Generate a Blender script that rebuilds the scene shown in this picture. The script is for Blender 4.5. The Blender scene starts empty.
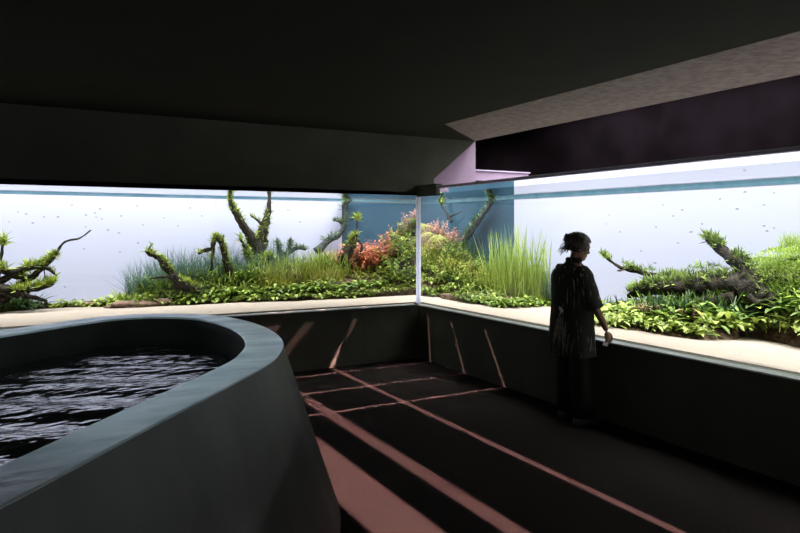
import bpy, bmesh, math, random
from mathutils import Vector, Matrix, noise
from math import sin, cos, pi, radians, sqrt
rnd = random.Random(7)
S = bpy.context.scene
C = S.collection

# ------------------------------------------------------------------ camera, world, lights, exposure
FPX, HZ, CAMH = 650.0, 230.0, 1.68
AZ = radians(29.0)
FD = Vector((sin(AZ), cos(AZ), 0)); RT = Vector((cos(AZ), -sin(AZ), 0))
CAM = Vector((-4.35, -7.34, CAMH))
cd = bpy.data.cameras.new('camera'); co = bpy.data.objects.new('camera', cd); C.objects.link(co)
cd.sensor_width = 36; cd.lens = FPX / 800 * 36; cd.shift_y = -(266.5 - HZ) / 800
cd.clip_start = 0.02
co.location = CAM; co.rotation_euler = (pi / 2, 0, -AZ); S.camera = co
S.view_settings.view_transform = 'Standard'; S.view_settings.look = 'None'
S.view_settings.gamma = 1; S.view_settings.use_curve_mapping = False
S.view_settings.exposure = 0.0
W = bpy.data.worlds.new('world'); S.world = W; W.use_nodes = True
W.node_tree.nodes['Background'].inputs[0].default_value = (0.95, 1.0, 0.82, 1)
W.node_tree.nodes['Background'].inputs[1].default_value = 0.30
S.cycles.max_bounces = 14; S.cycles.transparent_max_bounces = 40
S.cycles.transmission_bounces = 12; S.cycles.sample_clamp_indirect = 3.0
S.cycles.use_denoising = True

def area(name, loc, direction, sx, sy, power, col=(1, 1, 1), xaxis=None, spread=pi):
    l = bpy.data.lights.new(name, 'AREA'); l.shape = 'RECTANGLE'; l.size = sx; l.size_y = sy
    l.energy = power; l.color = col; l.spread = spread
    o = bpy.data.objects.new(name, l); C.objects.link(o)
    z = -Vector(direction).normalized()
    x = Vector(xaxis or (1, 0, 0)); x = (x - z * x.dot(z)).normalized(); y = z.cross(x)
    m = Matrix((x, y, z)).transposed().to_4x4(); m.translation = Vector(loc); o.matrix_world = m
    return o
# lamps hung over the open tanks, behind the fascia and the soffit
area('tank_lamp', (-3.6, 1.55, 3.1), (0, 0, -1), 12, 0.9, 330, (1, 1, 0.94), None, radians(120))
area('tank_lamp', (1.45, -3.6, 3.45), (0, 0, -1), 0.7, 11, 470, (1, 1, 0.94), None, radians(110))
area('tank_lamp', (1.5, 1.5, 3.2), (0, 0, -1), 1.0, 1.0, 40, (1, 1, 0.92))
area('panel_washer', (-4.5, 2.1, 2.75), (0, 0.28, -1), 10, 0.15, 330, (1, 1, 1))
area('panel_washer', (2.1, -4.5, 3.3), (0.28, 0, -1), 0.15, 9, 380, (1, 1, 1))
area('violet_lamp', (0.9, -1.2, 2.45), (-0.1, 1, 0.25), 0.5, 0.1, 0.25, (0.75, 0.45, 1.0))
# thin sheets of lamp light that leave the tank tops and cross the floor
area('rim_fill_light', (-4.1, -3.5, 2.88), (0.02, 0.05, -1), 0.25, 0.25, 7, (0.75, 0.95, 1.0), None, radians(95))  # added fill light that lifts the basin rim, not a fixture of the room
PINK = (1.0, 0.55, 0.52)
def sheet(axis, pos, slope, z0, along, lo, hi, m, width, power):
    """axis 'x': a stripe on the floor at x=pos running along y; slope = lean of the sheet per metre of height"""
    if axis == 'x':
        d = Vector((-slope, m, -1)); mid = Vector((pos + slope * z0, (lo + hi) / 2 - m * z0, z0)); ax = (0, 1, 0)
    else:
        d = Vector((m, -slope, -1)); mid = Vector(((lo + hi) / 2 - m * z0, pos + slope * z0, z0)); ax = (1, 0, 0)
    dn = d.normalized(); a = Vector(ax); n = max(1, round((hi - lo) / 0.6)); st = (hi - lo) / n
    for k in range(n):
        area('slit_lamp', mid + a * ((k + 0.5) * st - (hi - lo) / 2), d, st * (a - dn * a.dot(dn)).length, width * abs(dn.z), power * st * width * (0.10 if (k + 0.5) * st + lo > 0.02 else 1), PINK, ax, radians(0.7))
sheet('x', -1.24, 0.30, 2.05, 'y', -5.8, -0.5, 0.7, 0.07, 28)
sheet('x', -1.24, 0.58, 2.05, 'y', -0.5, 1.0, 0.7, 0.07, 28)
sheet('x', -2.03, 0.90, 2.05, 'y', -5.8, 1.0, 0.7, 0.13, 26)
sheet('x', -2.56, 0.90, 2.05, 'y', -5.6, 1.0, 0.7, 0.40, 31)
sheet('y', -0.29, 0.10, 2.00, 'x', -2.6, 1.0, 0.7, 0.035, 44)
sheet('y', -1.05, 0.50, 2.00, 'x', -2.9, 1.0, 0.7, 0.04, 46)
sheet('y', -1.80, 0.62, 2.00, 'x', -3.0, 1.0, 0.7, 0.04, 46)

# ------------------------------------------------------------------ helpers
def ray(u, v):
    return FD + RT * ((u - 400) / FPX) + Vector((0, 0, (HZ - v) / FPX))
def at_z(u, v, z):
    D = ray(u, v); return CAM + D * ((z - CAMH) / D.z)
def at_x(u, v, x):
    D = ray(u, v); return CAM + D * ((x - CAM.x) / D.x)
def at_y(u, v, y):
    D = ray(u, v); return CAM + D * ((y - CAM.y) / D.y)
IOR = 1.33
def refr(u, v, side):
    ax = 1 if side == 'L' else 0
    D = ray(u, v); P = CAM + D * (-CAM[ax] / D[ax]); D = D.normalized()
    E = D / IOR; E[ax] = 0; E[ax] = sqrt(max(1e-6, 1 - E.length_squared))
    return P, E, ax
def tank(u, v, side, depth):
    P, E, ax = refr(u, v, side); return P + E * (depth / E[ax])
SAND = 0.735
def on_sand(u, v, side):
    P, E, ax = refr(u, v, side); return P + E * ((SAND - P.z) / E.z)
def ip(tab, u):
    if u <= tab[0][0]: return tab[0][1]
    for (a, b), (c, d) in zip(tab, tab[1:]):
        if u <= c: return b + (d - b) * (u - a) / (c - a)
    return tab[-1][1]

def mat(name, col, rough=0.8, metal=0.0, noise_s=None, col2=None, bump=0, bump_s=None, spec=0.3, trans=None, stretch=None, lo=0.35, hi=0.65):
    m = bpy.data.materials.new(name); m.use_nodes = True; nt = m.node_tree; N = nt.nodes; L = nt.links
    b = N['Principled BSDF']; b.inputs['Base Color'].default_value = (*col, 1)
    b.inputs['Roughness'].default_value = rough; b.inputs['Metallic'].default_value = metal
    b.inputs['Specular IOR Level'].default_value = spec
    if noise_s:
        tc = N.new('ShaderNodeTexCoord'); mp = N.new('ShaderNodeMapping'); L.new(tc.outputs['Object'], mp.inputs[0])
        if stretch: mp.inputs['Scale'].default_value = stretch
        n = N.new('ShaderNodeTexNoise'); n.inputs['Scale'].default_value = noise_s; n.inputs['Detail'].default_value = 6
        L.new(mp.outputs[0], n.inputs['Vector'])
        r = N.new('ShaderNodeValToRGB'); r.color_ramp.elements[0].color = (*col, 1); r.color_ramp.elements[1].color = (*(col2 or col), 1)
        r.color_ramp.elements[0].position = lo; r.color_ramp.elements[1].position = hi
        L.new(n.outputs['Fac'], r.inputs[0]); L.new(r.outputs[0], b.inputs['Base Color'])
        if bump:
            n2 = N.new('ShaderNodeTexNoise'); n2.inputs['Scale'].default_value = bump_s or noise_s * 3; n2.inputs['Detail'].default_value = 8
            L.new(mp.outputs[0], n2.inputs['Vector'])
            bp = N.new('ShaderNodeBump'); bp.inputs['Strength'].default_value = bump; bp.inputs['Distance'].default_value = 0.02
            L.new(n2.outputs['Fac'], bp.inputs['Height']); L.new(bp.outputs[0], b.inputs['Normal'])
    return m

def leafmat(name, c1, c2, c3=None, trans=0.35):
    """leaf colour varies from leaf to leaf"""
    m = bpy.data.materials.new(name); m.use_nodes = True; nt = m.node_tree; N = nt.nodes; L = nt.links
    N.remove(N['Principled BSDF']); out = N['Material Output']
    g = N.new('ShaderNodeNewGeometry'); r = N.new('ShaderNodeValToRGB'); e = r.color_ramp.elements
    e[0].color = (*c1, 1); e[1].color = (*c2, 1)
    if c3: k = e.new(0.55); k.color = (*c3, 1)
    L.new(g.outputs['Random Per Island'], r.inputs[0])
    d = N.new('ShaderNodeBsdfDiffuse'); t = N.new('ShaderNodeBsdfTranslucent'); gl = N.new('ShaderNodeBsdfGlossy')
    gl.inputs['Roughness'].default_value = 0.45; gl.inputs[0].default_value = (0.8, 0.9, 0.7, 1)
    L.new(r.outputs[0], d.inputs[0]); L.new(r.outputs[0], t.inputs[0])
    mx = N.new('ShaderNodeMixShader'); mx.inputs[0].default_value = trans
    L.new(d.outputs[0], mx.inputs[1]); L.new(t.outputs[0], mx.inputs[2])
    m2 = N.new('ShaderNodeMixShader'); m2.inputs[0].default_value = 0.04
    L.new(mx.outputs[0], m2.inputs[1]); L.new(gl.outputs[0], m2.inputs[2]); L.new(m2.outputs[0], out.inputs[0])
    return m

def obj(name, bm, m=None, parent=None, smooth=False, loc=None):
    me = bpy.data.meshes.new(name)
    if isinstance(bm, bpy.types.Mesh): me = bm
    else:
        bm.normal_update(); bm.to_mesh(me); bm.free()
    if m and not me.materials: me.materials.append(m)
    if smooth:
        for p in me.polygons: p.use_smooth = True
    o = bpy.data.objects.new(name, me); C.objects.link(o)
    if parent: o.parent = parent
    if loc: o.location = loc
    return o
def tag(o, label, cat, group=None, kind=None):
    o['label'] = label; o['category'] = cat
    if group: o['group'] = group
    if kind: o['kind'] = kind
    return o
def struct(name, bm, m, smooth=False):
    o = obj(name, bm, m, None, smooth); o['kind'] = 'structure'; return o
def empty(name, loc, label, cat, group=None):
    o = bpy.data.objects.new(name, None); C.objects.link(o); o.location = loc; o.empty_display_size = 0.1
    return tag(o, label, cat, group)
def box(bm, x0, x1, y0, y1, z0, z1, mi=0):
    v = [bm.verts.new((x, y, z)) for z in (z0, z1) for x, y in ((x0, y0), (x1, y0), (x1, y1), (x0, y1))]
    fs = [bm.faces.new([v[i] for i in q]) for q in ((3, 2, 1, 0), (4, 5, 6, 7), (0, 1, 5, 4), (1, 2, 6, 5), (2, 3, 7, 6), (3, 0, 4, 7))]
    for f in fs: f.material_index = mi
    return fs
def boxm(*a):
    bm = bmesh.new(); box(bm, *a); return bm
def prism(pts, off):
    """a polygon given in 3D and pushed by off into a solid"""
    bm = bmesh.new(); a = [bm.verts.new(p) for p in pts]; b = [bm.verts.new(Vector(p) + Vector(off)) for p in pts]
    bm.faces.new(a); bm.faces.new(b[::-1])
    for i in range(len(a)):
        j = (i + 1) % len(a); bm.faces.new((a[i], b[i], b[j], a[j]))
    bmesh.ops.recalc_face_normals(bm, faces=bm.faces); return bm
def catmull(P, n=8, closed=False):
    P = [Vector(p) for p in P]; out = []; k = len(P)
    for i in range(k if closed else k - 1):
        g = (lambda j: P[j % k]) if closed else (lambda j: P[min(max(j, 0), k - 1)])
        a, b, c, d = g(i - 1), g(i), g(i + 1), g(i + 2)
        for s in range(n):
            t = s / n
            out.append(0.5 * (2 * b + (c - a) * t + (2 * a - 5 * b + 4 * c - d) * t * t + (3 * b - a - 3 * c + d) * t ** 3))
    if not closed: out.append(P[-1])
    return out
def tube(bm, pts, rads, seg=8, rough=0.0, seed=0.0, n=4, flat=1.0):
    """a tapering tube along a smooth path, knobbly when rough > 0"""
    P = catmull(pts, n); R = [ip([(i * n, r) for i, r in enumerate(rads)], k) for k in range(len(P))]
    prev = None; rings = []; ref = Vector((0.31, 0.2, 0.93))
    for i, p in enumerate(P):
        t = (P[min(i + 1, len(P) - 1)] - P[max(i - 1, 0)])
        t = t.normalized() if t.length > 1e-9 else Vector((0, 0, 1))
        a = t.cross(ref)
        if a.length < 0.05: a = t.cross(Vector((1, 0, 0)))
        a.normalize(); b = t.cross(a); ring = []
        for s in range(seg):
            th = 2 * pi * s / seg; q = a * cos(th) + b * sin(th) * flat
            k = 1 + rough * noise.noise(Vector((p.x * 14 + seed, p.y * 14, p.z * 14)) + q * 1.6)
            ring.append(bm.verts.new(p + q * R[i] * k))
        rings.append(ring)
    for r0, r1 in zip(rings, rings[1:]):
        for s in range(seg):
            bm.faces.new((r0[s], r0[(s + 1) % seg], r1[(s + 1) % seg], r1[s]))
    bm.faces.new(rings[0][::-1]); bm.faces.new(rings[-1])
def loft(bm, rings, cap=True):
    R = [[bm.verts.new(p) for p in r] for r in rings]; n = len(R[0])
    for a, b in zip(R, R[1:]):
        for s in range(n): bm.faces.new((a[s], a[(s + 1) % n], b[(s + 1) % n], b[s]))
    if cap: bm.faces.new(R[0][::-1]); bm.faces.new(R[-1])
    return R
def ell(cx, cy, z, rx, ry, n=24, ph=0, f=None):
    out = []
    for i in range(n):
        t = 2 * pi * i / n + ph; k = f(t) if f else 1
        out.append(Vector((cx + rx * cos(t) * k, cy + ry * sin(t) * k, z)))
    return out

# ------------------------------------------------------------------ materials
M = {}
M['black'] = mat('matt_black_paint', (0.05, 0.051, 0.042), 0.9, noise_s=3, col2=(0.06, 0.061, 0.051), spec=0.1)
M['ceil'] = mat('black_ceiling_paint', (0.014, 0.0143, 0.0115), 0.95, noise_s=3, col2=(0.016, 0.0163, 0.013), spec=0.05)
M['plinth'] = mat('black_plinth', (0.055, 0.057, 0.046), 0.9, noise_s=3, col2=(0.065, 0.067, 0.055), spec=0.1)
M['void'] = mat('void_black_paint', (0.0018, 0.0013, 0.0016), 1.0, noise_s=1.5, col2=(0.0036, 0.0024, 0.0034), spec=0.0)
M['carpet'] = mat('dark_carpet', (0.008, 0.0062, 0.0056), 0.95, noise_s=90, col2=(0.016, 0.0125, 0.0115), bump=0.2, bump_s=160, spec=0.05)
M['concrete'] = mat('mottled_soffit', (0.08, 0.060, 0.062), 0.85, noise_s=14, col2=(0.14, 0.110, 0.108), bump=0.3, bump_s=40)
M['lilac'] = mat('lilac_board', (0.20, 0.14, 0.22), 0.8, noise_s=2, col2=(0.23, 0.165, 0.25))
M['steel'] = mat('brushed_steel', (0.35, 0.38, 0.38), 0.45, 0.3, noise_s=5, col2=(0.42, 0.45, 0.45))
M['rail'] = mat('rim_rail', (0.26, 0.20, 0.32), 0.5, 0.1, noise_s=6, col2=(0.32, 0.26, 0.38))
M['bronze'] = mat('patinated_basin', (0.40, 0.54, 0.58), 0.38, 0.5, noise_s=3.0, col2=(0.86, 0.98, 1.0), bump=0.2, bump_s=9, spec=0.7, stretch=(1, 2.2, 1), lo=0.3, hi=0.7)
M['side'] = mat('basin_side', (0.012, 0.014, 0.012), 0.5, 0.2, noise_s=3, col2=(0.036, 0.041, 0.038), bump=0.1, bump_s=9, spec=0.4, stretch=(1, 1, 0.35))
M['inner'] = mat('basin_inside', (0.012, 0.013, 0.012), 0.6, noise_s=3, col2=(0.02, 0.021, 0.02), spec=0.15)
M['sand'] = mat('pale_sand', (0.27, 0.228, 0.19), 0.95, noise_s=60, col2=(0.33, 0.285, 0.243), bump=0.4, bump_s=90, spec=0.05)
M['soil'] = mat('brown_soil', (0.045, 0.03, 0.02), 0.95, noise_s=16, col2=(0.11, 0.075, 0.05), bump=0.8, bump_s=40, spec=0.05)
M['rock'] = mat('brown_rock', (0.10, 0.065, 0.05), 0.9, noise_s=12, col2=(0.22, 0.15, 0.115), bump=0.8, bump_s=30, spec=0.1)
M['wood'] = mat('dark_driftwood', (0.013, 0.012, 0.010), 0.9, noise_s=22, col2=(0.036, 0.03, 0.023), bump=0.8, bump_s=60, spec=0.1)
M['greywood'] = mat('pale_driftwood', (0.025, 0.035, 0.04), 0.9, noise_s=22, col2=(0.06, 0.07, 0.065), bump=0.8, bump_s=60, spec=0.1)
M['bluewall'] = mat('deep_blue_panel', (0.02, 0.05, 0.085), 0.8, noise_s=1.2, col2=(0.03, 0.07, 0.11), spec=0.1)
M['reflection'] = mat('waterline_reflection', (0.045, 0.10, 0.14), 0.8, noise_s=9, col2=(0.07, 0.13, 0.17), spec=0.05)  # dark reflection at the waterline, put in as blue-grey colour
M['fish'] = mat('dark_fish', (0.03, 0.03, 0.035), 0.5, noise_s=40, col2=(0.12, 0.08, 0.06))
# backlit white panel behind the water
m = bpy.data.materials.new('backlit_panel'); m.use_nodes = True; b = m.node_tree.nodes['Principled BSDF']
b.inputs['Base Color'].default_value = (0.28, 0.29, 0.355, 1); b.inputs['Roughness'].default_value = 0.9
b.inputs['Specular IOR Level'].default_value = 0.0
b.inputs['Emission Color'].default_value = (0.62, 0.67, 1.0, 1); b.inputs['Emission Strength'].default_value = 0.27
M['panel'] = m
# glass front: refracts into the water behind it
m = bpy.data.materials.new('tank_glass'); m.use_nodes = True; nt = m.node_tree; nt.nodes.remove(nt.nodes['Principled BSDF'])
g = nt.nodes.new('ShaderNodeBsdfGlass'); g.inputs['IOR'].default_value = IOR; g.inputs['Roughness'].default_value = 0
g.inputs[0].default_value = (0.97, 0.99, 1, 1)
nt.links.new(g.outputs[0], nt.nodes['Material Output'].inputs[0]); M['glass'] = m
m = bpy.data.materials.new('clear_side'); m.use_nodes = True; nt = m.node_tree; nt.nodes.remove(nt.nodes['Principled BSDF'])
g = nt.nodes.new('ShaderNodeBsdfTransparent'); nt.links.new(g.outputs[0], nt.nodes['Material Output'].inputs[0]); M['clear'] = m
# water surface of the tanks
m = bpy.data.materials.new('tank_water'); m.use_nodes = True; nt = m.node_tree; N = nt.nodes; L = nt.links; N.remove(N['Principled BSDF'])
fr = N.new('ShaderNodeFresnel'); fr.inputs[0].default_value = IOR
nz = N.new('ShaderNodeTexNoise'); nz.inputs['Scale'].default_value = 2.5; nz.inputs['Detail'].default_value = 3
tc = N.new('ShaderNodeTexCoord'); L.new(tc.outputs['Object'], nz.inputs['Vector'])
bp = N.new('ShaderNodeBump'); bp.inputs['Strength'].default_value = 0.04; bp.inputs['Distance'].default_value = 0.05
L.new(nz.outputs['Fac'], bp.inputs['Height'])
tr = N.new('ShaderNodeBsdfTransparent'); gl = N.new('ShaderNodeBsdfGlossy'); gl.inputs['Roughness'].default_value = 0.02
L.new(bp.outputs[0], gl.inputs['Normal'])
mx = N.new('ShaderNodeMixShader'); L.new(fr.outputs[0], mx.inputs[0]); L.new(tr.outputs[0], mx.inputs[1]); L.new(gl.outputs[0], mx.inputs[2])
L.new(mx.outputs[0], N['Material Output'].inputs[0]); M['water'] = m
# corner post: milky translucent acrylic
m = bpy.data.materials.new('milky_acrylic'); m.use_nodes = True; nt = m.node_tree; N = nt.nodes; L = nt.links; N.remove(N['Principled BSDF'])
d = N.new('ShaderNodeBsdfDiffuse'); d.inputs[0].default_value = (0.7, 0.72, 0.85, 1); t = N.new('ShaderNodeBsdfTranslucent'); t.inputs[0].default_value = (0.8, 0.82, 0.95, 1)
mx = N.new('ShaderNodeMixShader'); mx.inputs[0].default_value = 0.7; L.new(d.outputs[0], mx.inputs[1]); L.new(t.outputs[0], mx.inputs[2])
L.new(mx.outputs[0], N['Material Output'].inputs[0]); M['acrylic'] = m

# ------------------------------------------------------------------ the room shell
X0, Y0, TD = -10.0, -10.0, 2.5     # room and tank extents, depth of the tanks
WZ, RIM = 2.14, 2.205
struct('floor', boxm(X0, 0.0, Y0, 0.0, -0.1, 0.0), M['carpet'])
struct('wall_left', boxm(X0, 0.0, 0.0, 0.1, 0.0, 0.72), M['plinth'])
struct('wall_right', boxm(0.0, 0.1, Y0, 0.1, 0.0, 0.72), M['plinth'])
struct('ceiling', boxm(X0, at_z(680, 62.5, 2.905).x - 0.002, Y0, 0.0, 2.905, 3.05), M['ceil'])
fp = [(X0, 0, 2.11), at_y(419, 195.5, 0), at_y(434, 193, 0), at_y(434, 179, 0), at_y(475.5, 141, 0), (0.9, 0, 3.0), (X0, 0, 3.0)]
struct('wall_fascia', prism(fp, (0, 0.05, 0)), M['black'])
SX = at_z(680, 62.5, 2.905).x
q1 = at_z(450, 124.5, 2.905); q2 = at_z(475.5, 141, 2.905)
struct('trim_1', prism([(SX, Y0, 2.905), (q2.x, Y0, 2.905), (q2.x, q2.y, 2.905), (SX, q1.y, 2.905)], (0, 0, 0.14)), M['concrete'])
struct('soffit_shade', prism([(SX, q1.y + 0.004, 2.905), (q2.x, q2.y + 0.004, 2.905), (q2.x, 0.0, 2.905), (SX, 0.0, 2.905)], (0, 0, 0.14)), M['ceil'])  # soffit end in shade, its shadow put in as a dark-coloured board
p0 = at_y(475.5, 141, 0.06)
struct('trim_2', prism([(0.05, 0.06, 2.2), (p0.x, 0.06, 2.2), (p0.x, 0.06, 2.92), (0.05, 0.06, 2.92)], (0, 0.04, 0)), M['lilac'])
struct('wall_back_void', boxm(TD + 0.06, TD + 0.2, Y0, TD, 2.1, 4.3), M['void'])
struct('wall_rear_void', boxm(X0, TD, TD + 0.06, TD + 0.2, 2.2, 4.3), M['void'])
struct('roof', boxm(X0, TD + 0.2, Y0, TD + 0.2, 4.3, 4.4), M['void'])
struct('wall_end_void', boxm(-0.3, TD, Y0 - 0.1, Y0, 0, 4.3), M['void'])
struct('wall_upper_void', boxm(-0.36, -0.3, Y0, 0.0, 3.1, 4.3), M['void'])
# tank shell
bm = bmesh.new(); box(bm, X0, -0.30, TD, TD + 0.05, 0.6, WZ - 0.018); struct('wall_tank_rear', bm, M['panel'])
bm = bmesh.new(); box(bm, TD, TD + 0.05, Y0, -0.16, 0.6, WZ - 0.03); struct('wall_tank_side', bm, M['panel'])
struct('wall_tank_corner', boxm(-0.30, TD + 0.05, TD, TD + 0.05, 0.6, WZ - 0.03), M['bluewall'])
struct('wall_tank_corner_side', boxm(TD, TD + 0.05, -0.16, TD, 0.6, WZ - 0.03), M['bluewall'])
bm = bmesh.new(); box(bm, X0, TD, TD - 0.004, TD + 0.05, WZ - 0.018, 2.3); box(bm, TD - 0.004, TD + 0.05, Y0, TD, WZ - 0.03, WZ + 0.02)
struct('reflection_strip', bm, M['reflection'])  # coloured strip stands in for the mirrored dark gap above the panel
struct('wall_tank_side_top', boxm(TD, TD + 0.05, Y0, -0.16, WZ + 0.02, 2.46), M['panel'])
struct('wall_tank_corner_top', boxm(TD, TD + 0.05, -0.16, TD, WZ + 0.02, 2.46), M['bluewall'])
struct('wall_tank_end', boxm(X0 - 0.05, X0, 0.0, TD, 0.6, 2.3), M['bluewall'])
struct('wall_tank_far_end', boxm(0.0, TD, Y0 - 0.05, Y0, 0.6, 2.3), M['bluewall'])
# sand
bm = bmesh.new(); NX = 84; st = (TD - X0) / NX; grid = {}
for i in range(NX + 1):
    for j in range(NX + 1):
        x, y = X0 + i * st, Y0 + j * st
        if x > -1e-6 - st * 0.0 or y > -1e-6:
            pass
        if x < -st * 0.9 and y < -st * 0.9: continue
        xx = max(x, 0.06) if y < 0.06 else x; yy = max(y, 0.06) if x < 0.06 else y
        grid[i, j] = bm.verts.new((xx, yy, SAND - 0.006 + 0.012 * noise.noise(Vector((x * 1.7, y * 1.7, 0)))))
for (i, j) in list(grid):
    q = [grid.get(k) for k in ((i, j), (i + 1, j), (i + 1, j + 1), (i, j + 1))]
    if all(q):
        try: bm.faces.new(q)
        except ValueError: pass
struct('sand_bed', bm, M['sand'], True)
# water surface
bm = bmesh.new()
pts = [(X0, 0.062), (0.062, 0.062), (0.062, Y0), (TD, Y0), (TD, TD), (X0, TD)]
f = bm.faces.new([bm.verts.new((x, y, WZ)) for x, y in pts]); bmesh.ops.recalc_face_normals(bm, faces=[f])
if f.normal.z < 0: f.normal_flip()
w = struct('water_surface', bm, M['water'])
# glass
def pane(name, ext, front):
    bm = bmesh.new(); fs = box(bm, *ext)
    for k, f in enumerate(fs): f.material_index = 0 if k == front else 1
    o = obj(name, bm, M['glass']); o.data.materials.append(M['clear']); o['kind'] = 'structure'; return o
pane('window_1', (X0, -0.028, 0.0, 0.06, 0.72, 2.175), 2)
pane('window_2', (0.0, 0.06, Y0, -0.028, 0.72, 2.2), 5)
struct('trim_4', boxm(-0.028, 0.03, -0.028, 0.03, 0.72, 2.115), M['acrylic'])
struct('trim_10', boxm(-0.03, 0.07, -0.46, -0.001, 2.115, 2.26), M['black'])
bm = bmesh.new(); box(bm, -0.012, 0.07, Y0, -0.462, 2.2, 2.221); struct('trim_5', bm, M['rail'])
bm = bmesh.new(); box(bm, -0.012, 0.07, Y0, -0.462, 2.2215, 2.23); struct('trim_6', bm, M['steel'])
struct('trim_7', boxm(X0, -0.1, -0.1, 0.0, 0.71, 0.722), M['steel'])
struct('trim_8', boxm(-0.1, 0.0, Y0, -0.1, 0.71, 0.722), M['steel'])
# the beam seen through the opening over the right tank
a = at_y(475.5, 169, 0.12); b = at_y(529, 173.4, 0.12)
t = empty('cross_beam', (a.x, 0.16, 2.5), 'slim pinkish beam over the water behind the lilac panel', 'beam')
bm = bmesh.new(); box(bm, -0.02, b.x - a.x, -0.03, 0.03, -0.12, 0.012); obj('web', bm, M['lilac'], t)
bm = bmesh.new(); box(bm, -0.02, b.x - a.x + 0.02, -0.05, 0.05, 0.013, 0.03); obj('flange', bm, M['rail'], t)

# ------------------------------------------------------------------ basin
H = 1.0
out_pts = [(-4.9, -2.42), (-4.59, -2.19), (-4.25, -1.93), (-3.95, -1.75), (-3.6, -1.73), (-3.3, -1.88), (-3.1, -2.14), (-3.0, -2.48), (-2.97, -2.9),
           (-3.0, -3.27), (-3.07, -3.58), (-3.17, -3.83), (-3.31, -4.09), (-3.59, -4.45), (-4.02, -4.96), (-4.44, -5.47)]
cx, cy = -5.85, -4.55
more = [(-4.95, -6.05), (-5.6, -6.6), (-6.4, -6.95)] + [(2 * cx - x - 0.1, 2 * cy - y - 0.1) for x, y in out_pts[3:14]] + [(-6.9, -3.7), (-6.1, -3.15), (-5.4, -2.75)]
P = catmull([(x, y, 0) for x, y in out_pts + more], 8, True); nP = len(P)
nrm = []
for i in range(nP):
    tt = (P[(i + 4) % nP] - P[i - 4]); tt.normalize(); n_ = Vector((tt.y, -tt.x, 0)); nrm.append(n_)
if sum(nrm[i].dot(P[i] - Vector((cx, cy, 0))) for i in range(nP)) < 0: nrm = [-v for v in nrm]
def ringp(off, z): return [P[i] + nrm[i] * off + Vector((0, 0, z)) for i in range(nP)]
t = empty('oval_basin', (cx, cy, 0), 'large oval dark concrete basin with sloping sides and flat grey rim', 'basin')
off0 = -Vector((cx, cy, 0))
def T(r): return [p + off0 for p in r]
bm = bmesh.new(); loft(bm, [T(ringp(0.335 * (1 - k / 10), k / 10 * (H - 0.004))) for k in range(11)], False); obj('outer_wall', bm, M['side'], t, True)
bm = bmesh.new(); loft(bm, [T(ringp(0.0, H - 0.012)), T(ringp(0.002, H - 0.002)), T(ringp(-0.006, H)), T(ringp(-0.215, H)), T(ringp(-0.222, H - 0.006)), T(ringp(-0.222, H - 0.05))], False)
obj('rim', bm, M['bronze'], t)
bm = bmesh.new(); R = loft(bm, [T(ringp(-0.223, H - 0.012)), T(ringp(-0.223, 0.3))], False); bm.faces.new(R[-1]); obj('inner_wall', bm, M['inner'], t)
# water in the basin
m = mat('basin_water', (0.004, 0.005, 0.005), 0.04, spec=0.6); nt = m.node_tree; N = nt.nodes; L = nt.links
tc = N.new('ShaderNodeTexCoord'); mp = N.new('ShaderNodeMapping'); L.new(tc.outputs['Object'], mp.inputs[0])
n1 = N.new('ShaderNodeTexNoise'); n1.inputs['Scale'].default_value = 13; n1.inputs['Detail'].default_value = 2; L.new(mp.outputs[0], n1.inputs['Vector'])
bp = N.new('ShaderNodeBump'); mp.inputs['Rotation'].default_value = (0, 0, AZ); mp.inputs['Scale'].default_value = (0.45, 1.0, 1.0)
bp.inputs['Strength'].default_value = 0.40; bp.inputs['Distance'].default_value = 0.03
L.new(n1.outputs['Fac'], bp.inputs['Height']); L.new(bp.outputs[0], N['Principled BSDF'].inputs['Normal'])
N['Principled BSDF'].inputs['IOR'].default_value = 2.6
bm = bmesh.new(); bw = [p for p in ringp(-0.225, 0)]
xs = [p.x for p in bw]; ys = [p.y for p in bw]
def inside_poly(x, y):
    c = False; j = nP - 1
    for i in range(nP):
        if (bw[i].y > y) != (bw[j].y > y) and x < (bw[j].x - bw[i].x) * (y - bw[i].y) / (bw[j].y - bw[i].y) + bw[i].x: c = not c
        j = i
    return c
g = {}; stp = 0.035
def wave(x, y):
    q = x * RT.x + y * RT.y; e = x * FD.x + y * FD.y
    ph = e * 2 * pi / 0.42 + 0.9 * sin(q * 1.3) + 1.6 * noise.noise(Vector((q * 0.6, e * 0.8, 3)))
    return 0.011 * sin(ph) + 0.005 * noise.noise(Vector((x * 5, y * 5, 0))) + 0.0012 * noise.noise(Vector((x * 13, y * 13, 5)))
i0, j0 = min(xs), min(ys)
for i in range(int((max(xs) - i0) / stp) + 2):
    for j in range(int((max(ys) - j0) / stp) + 2):
        x, y = i0 + i * stp, j0 + j * stp
        if inside_poly(x, y): g[i, j] = bm.verts.new((x - cx, y - cy, wave(x, y)))
for (i, j) in list(g):
    q = [g.get(k) for k in ((i, j), (i + 1, j), (i + 1, j + 1), (i, j + 1))]
    if all(q): bm.faces.new(q)
o = obj('basin_water', bm, m, None, True, (cx, cy, 0.80)); tag(o, 'dark rippling water with white glints inside the oval basin', 'water')

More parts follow.
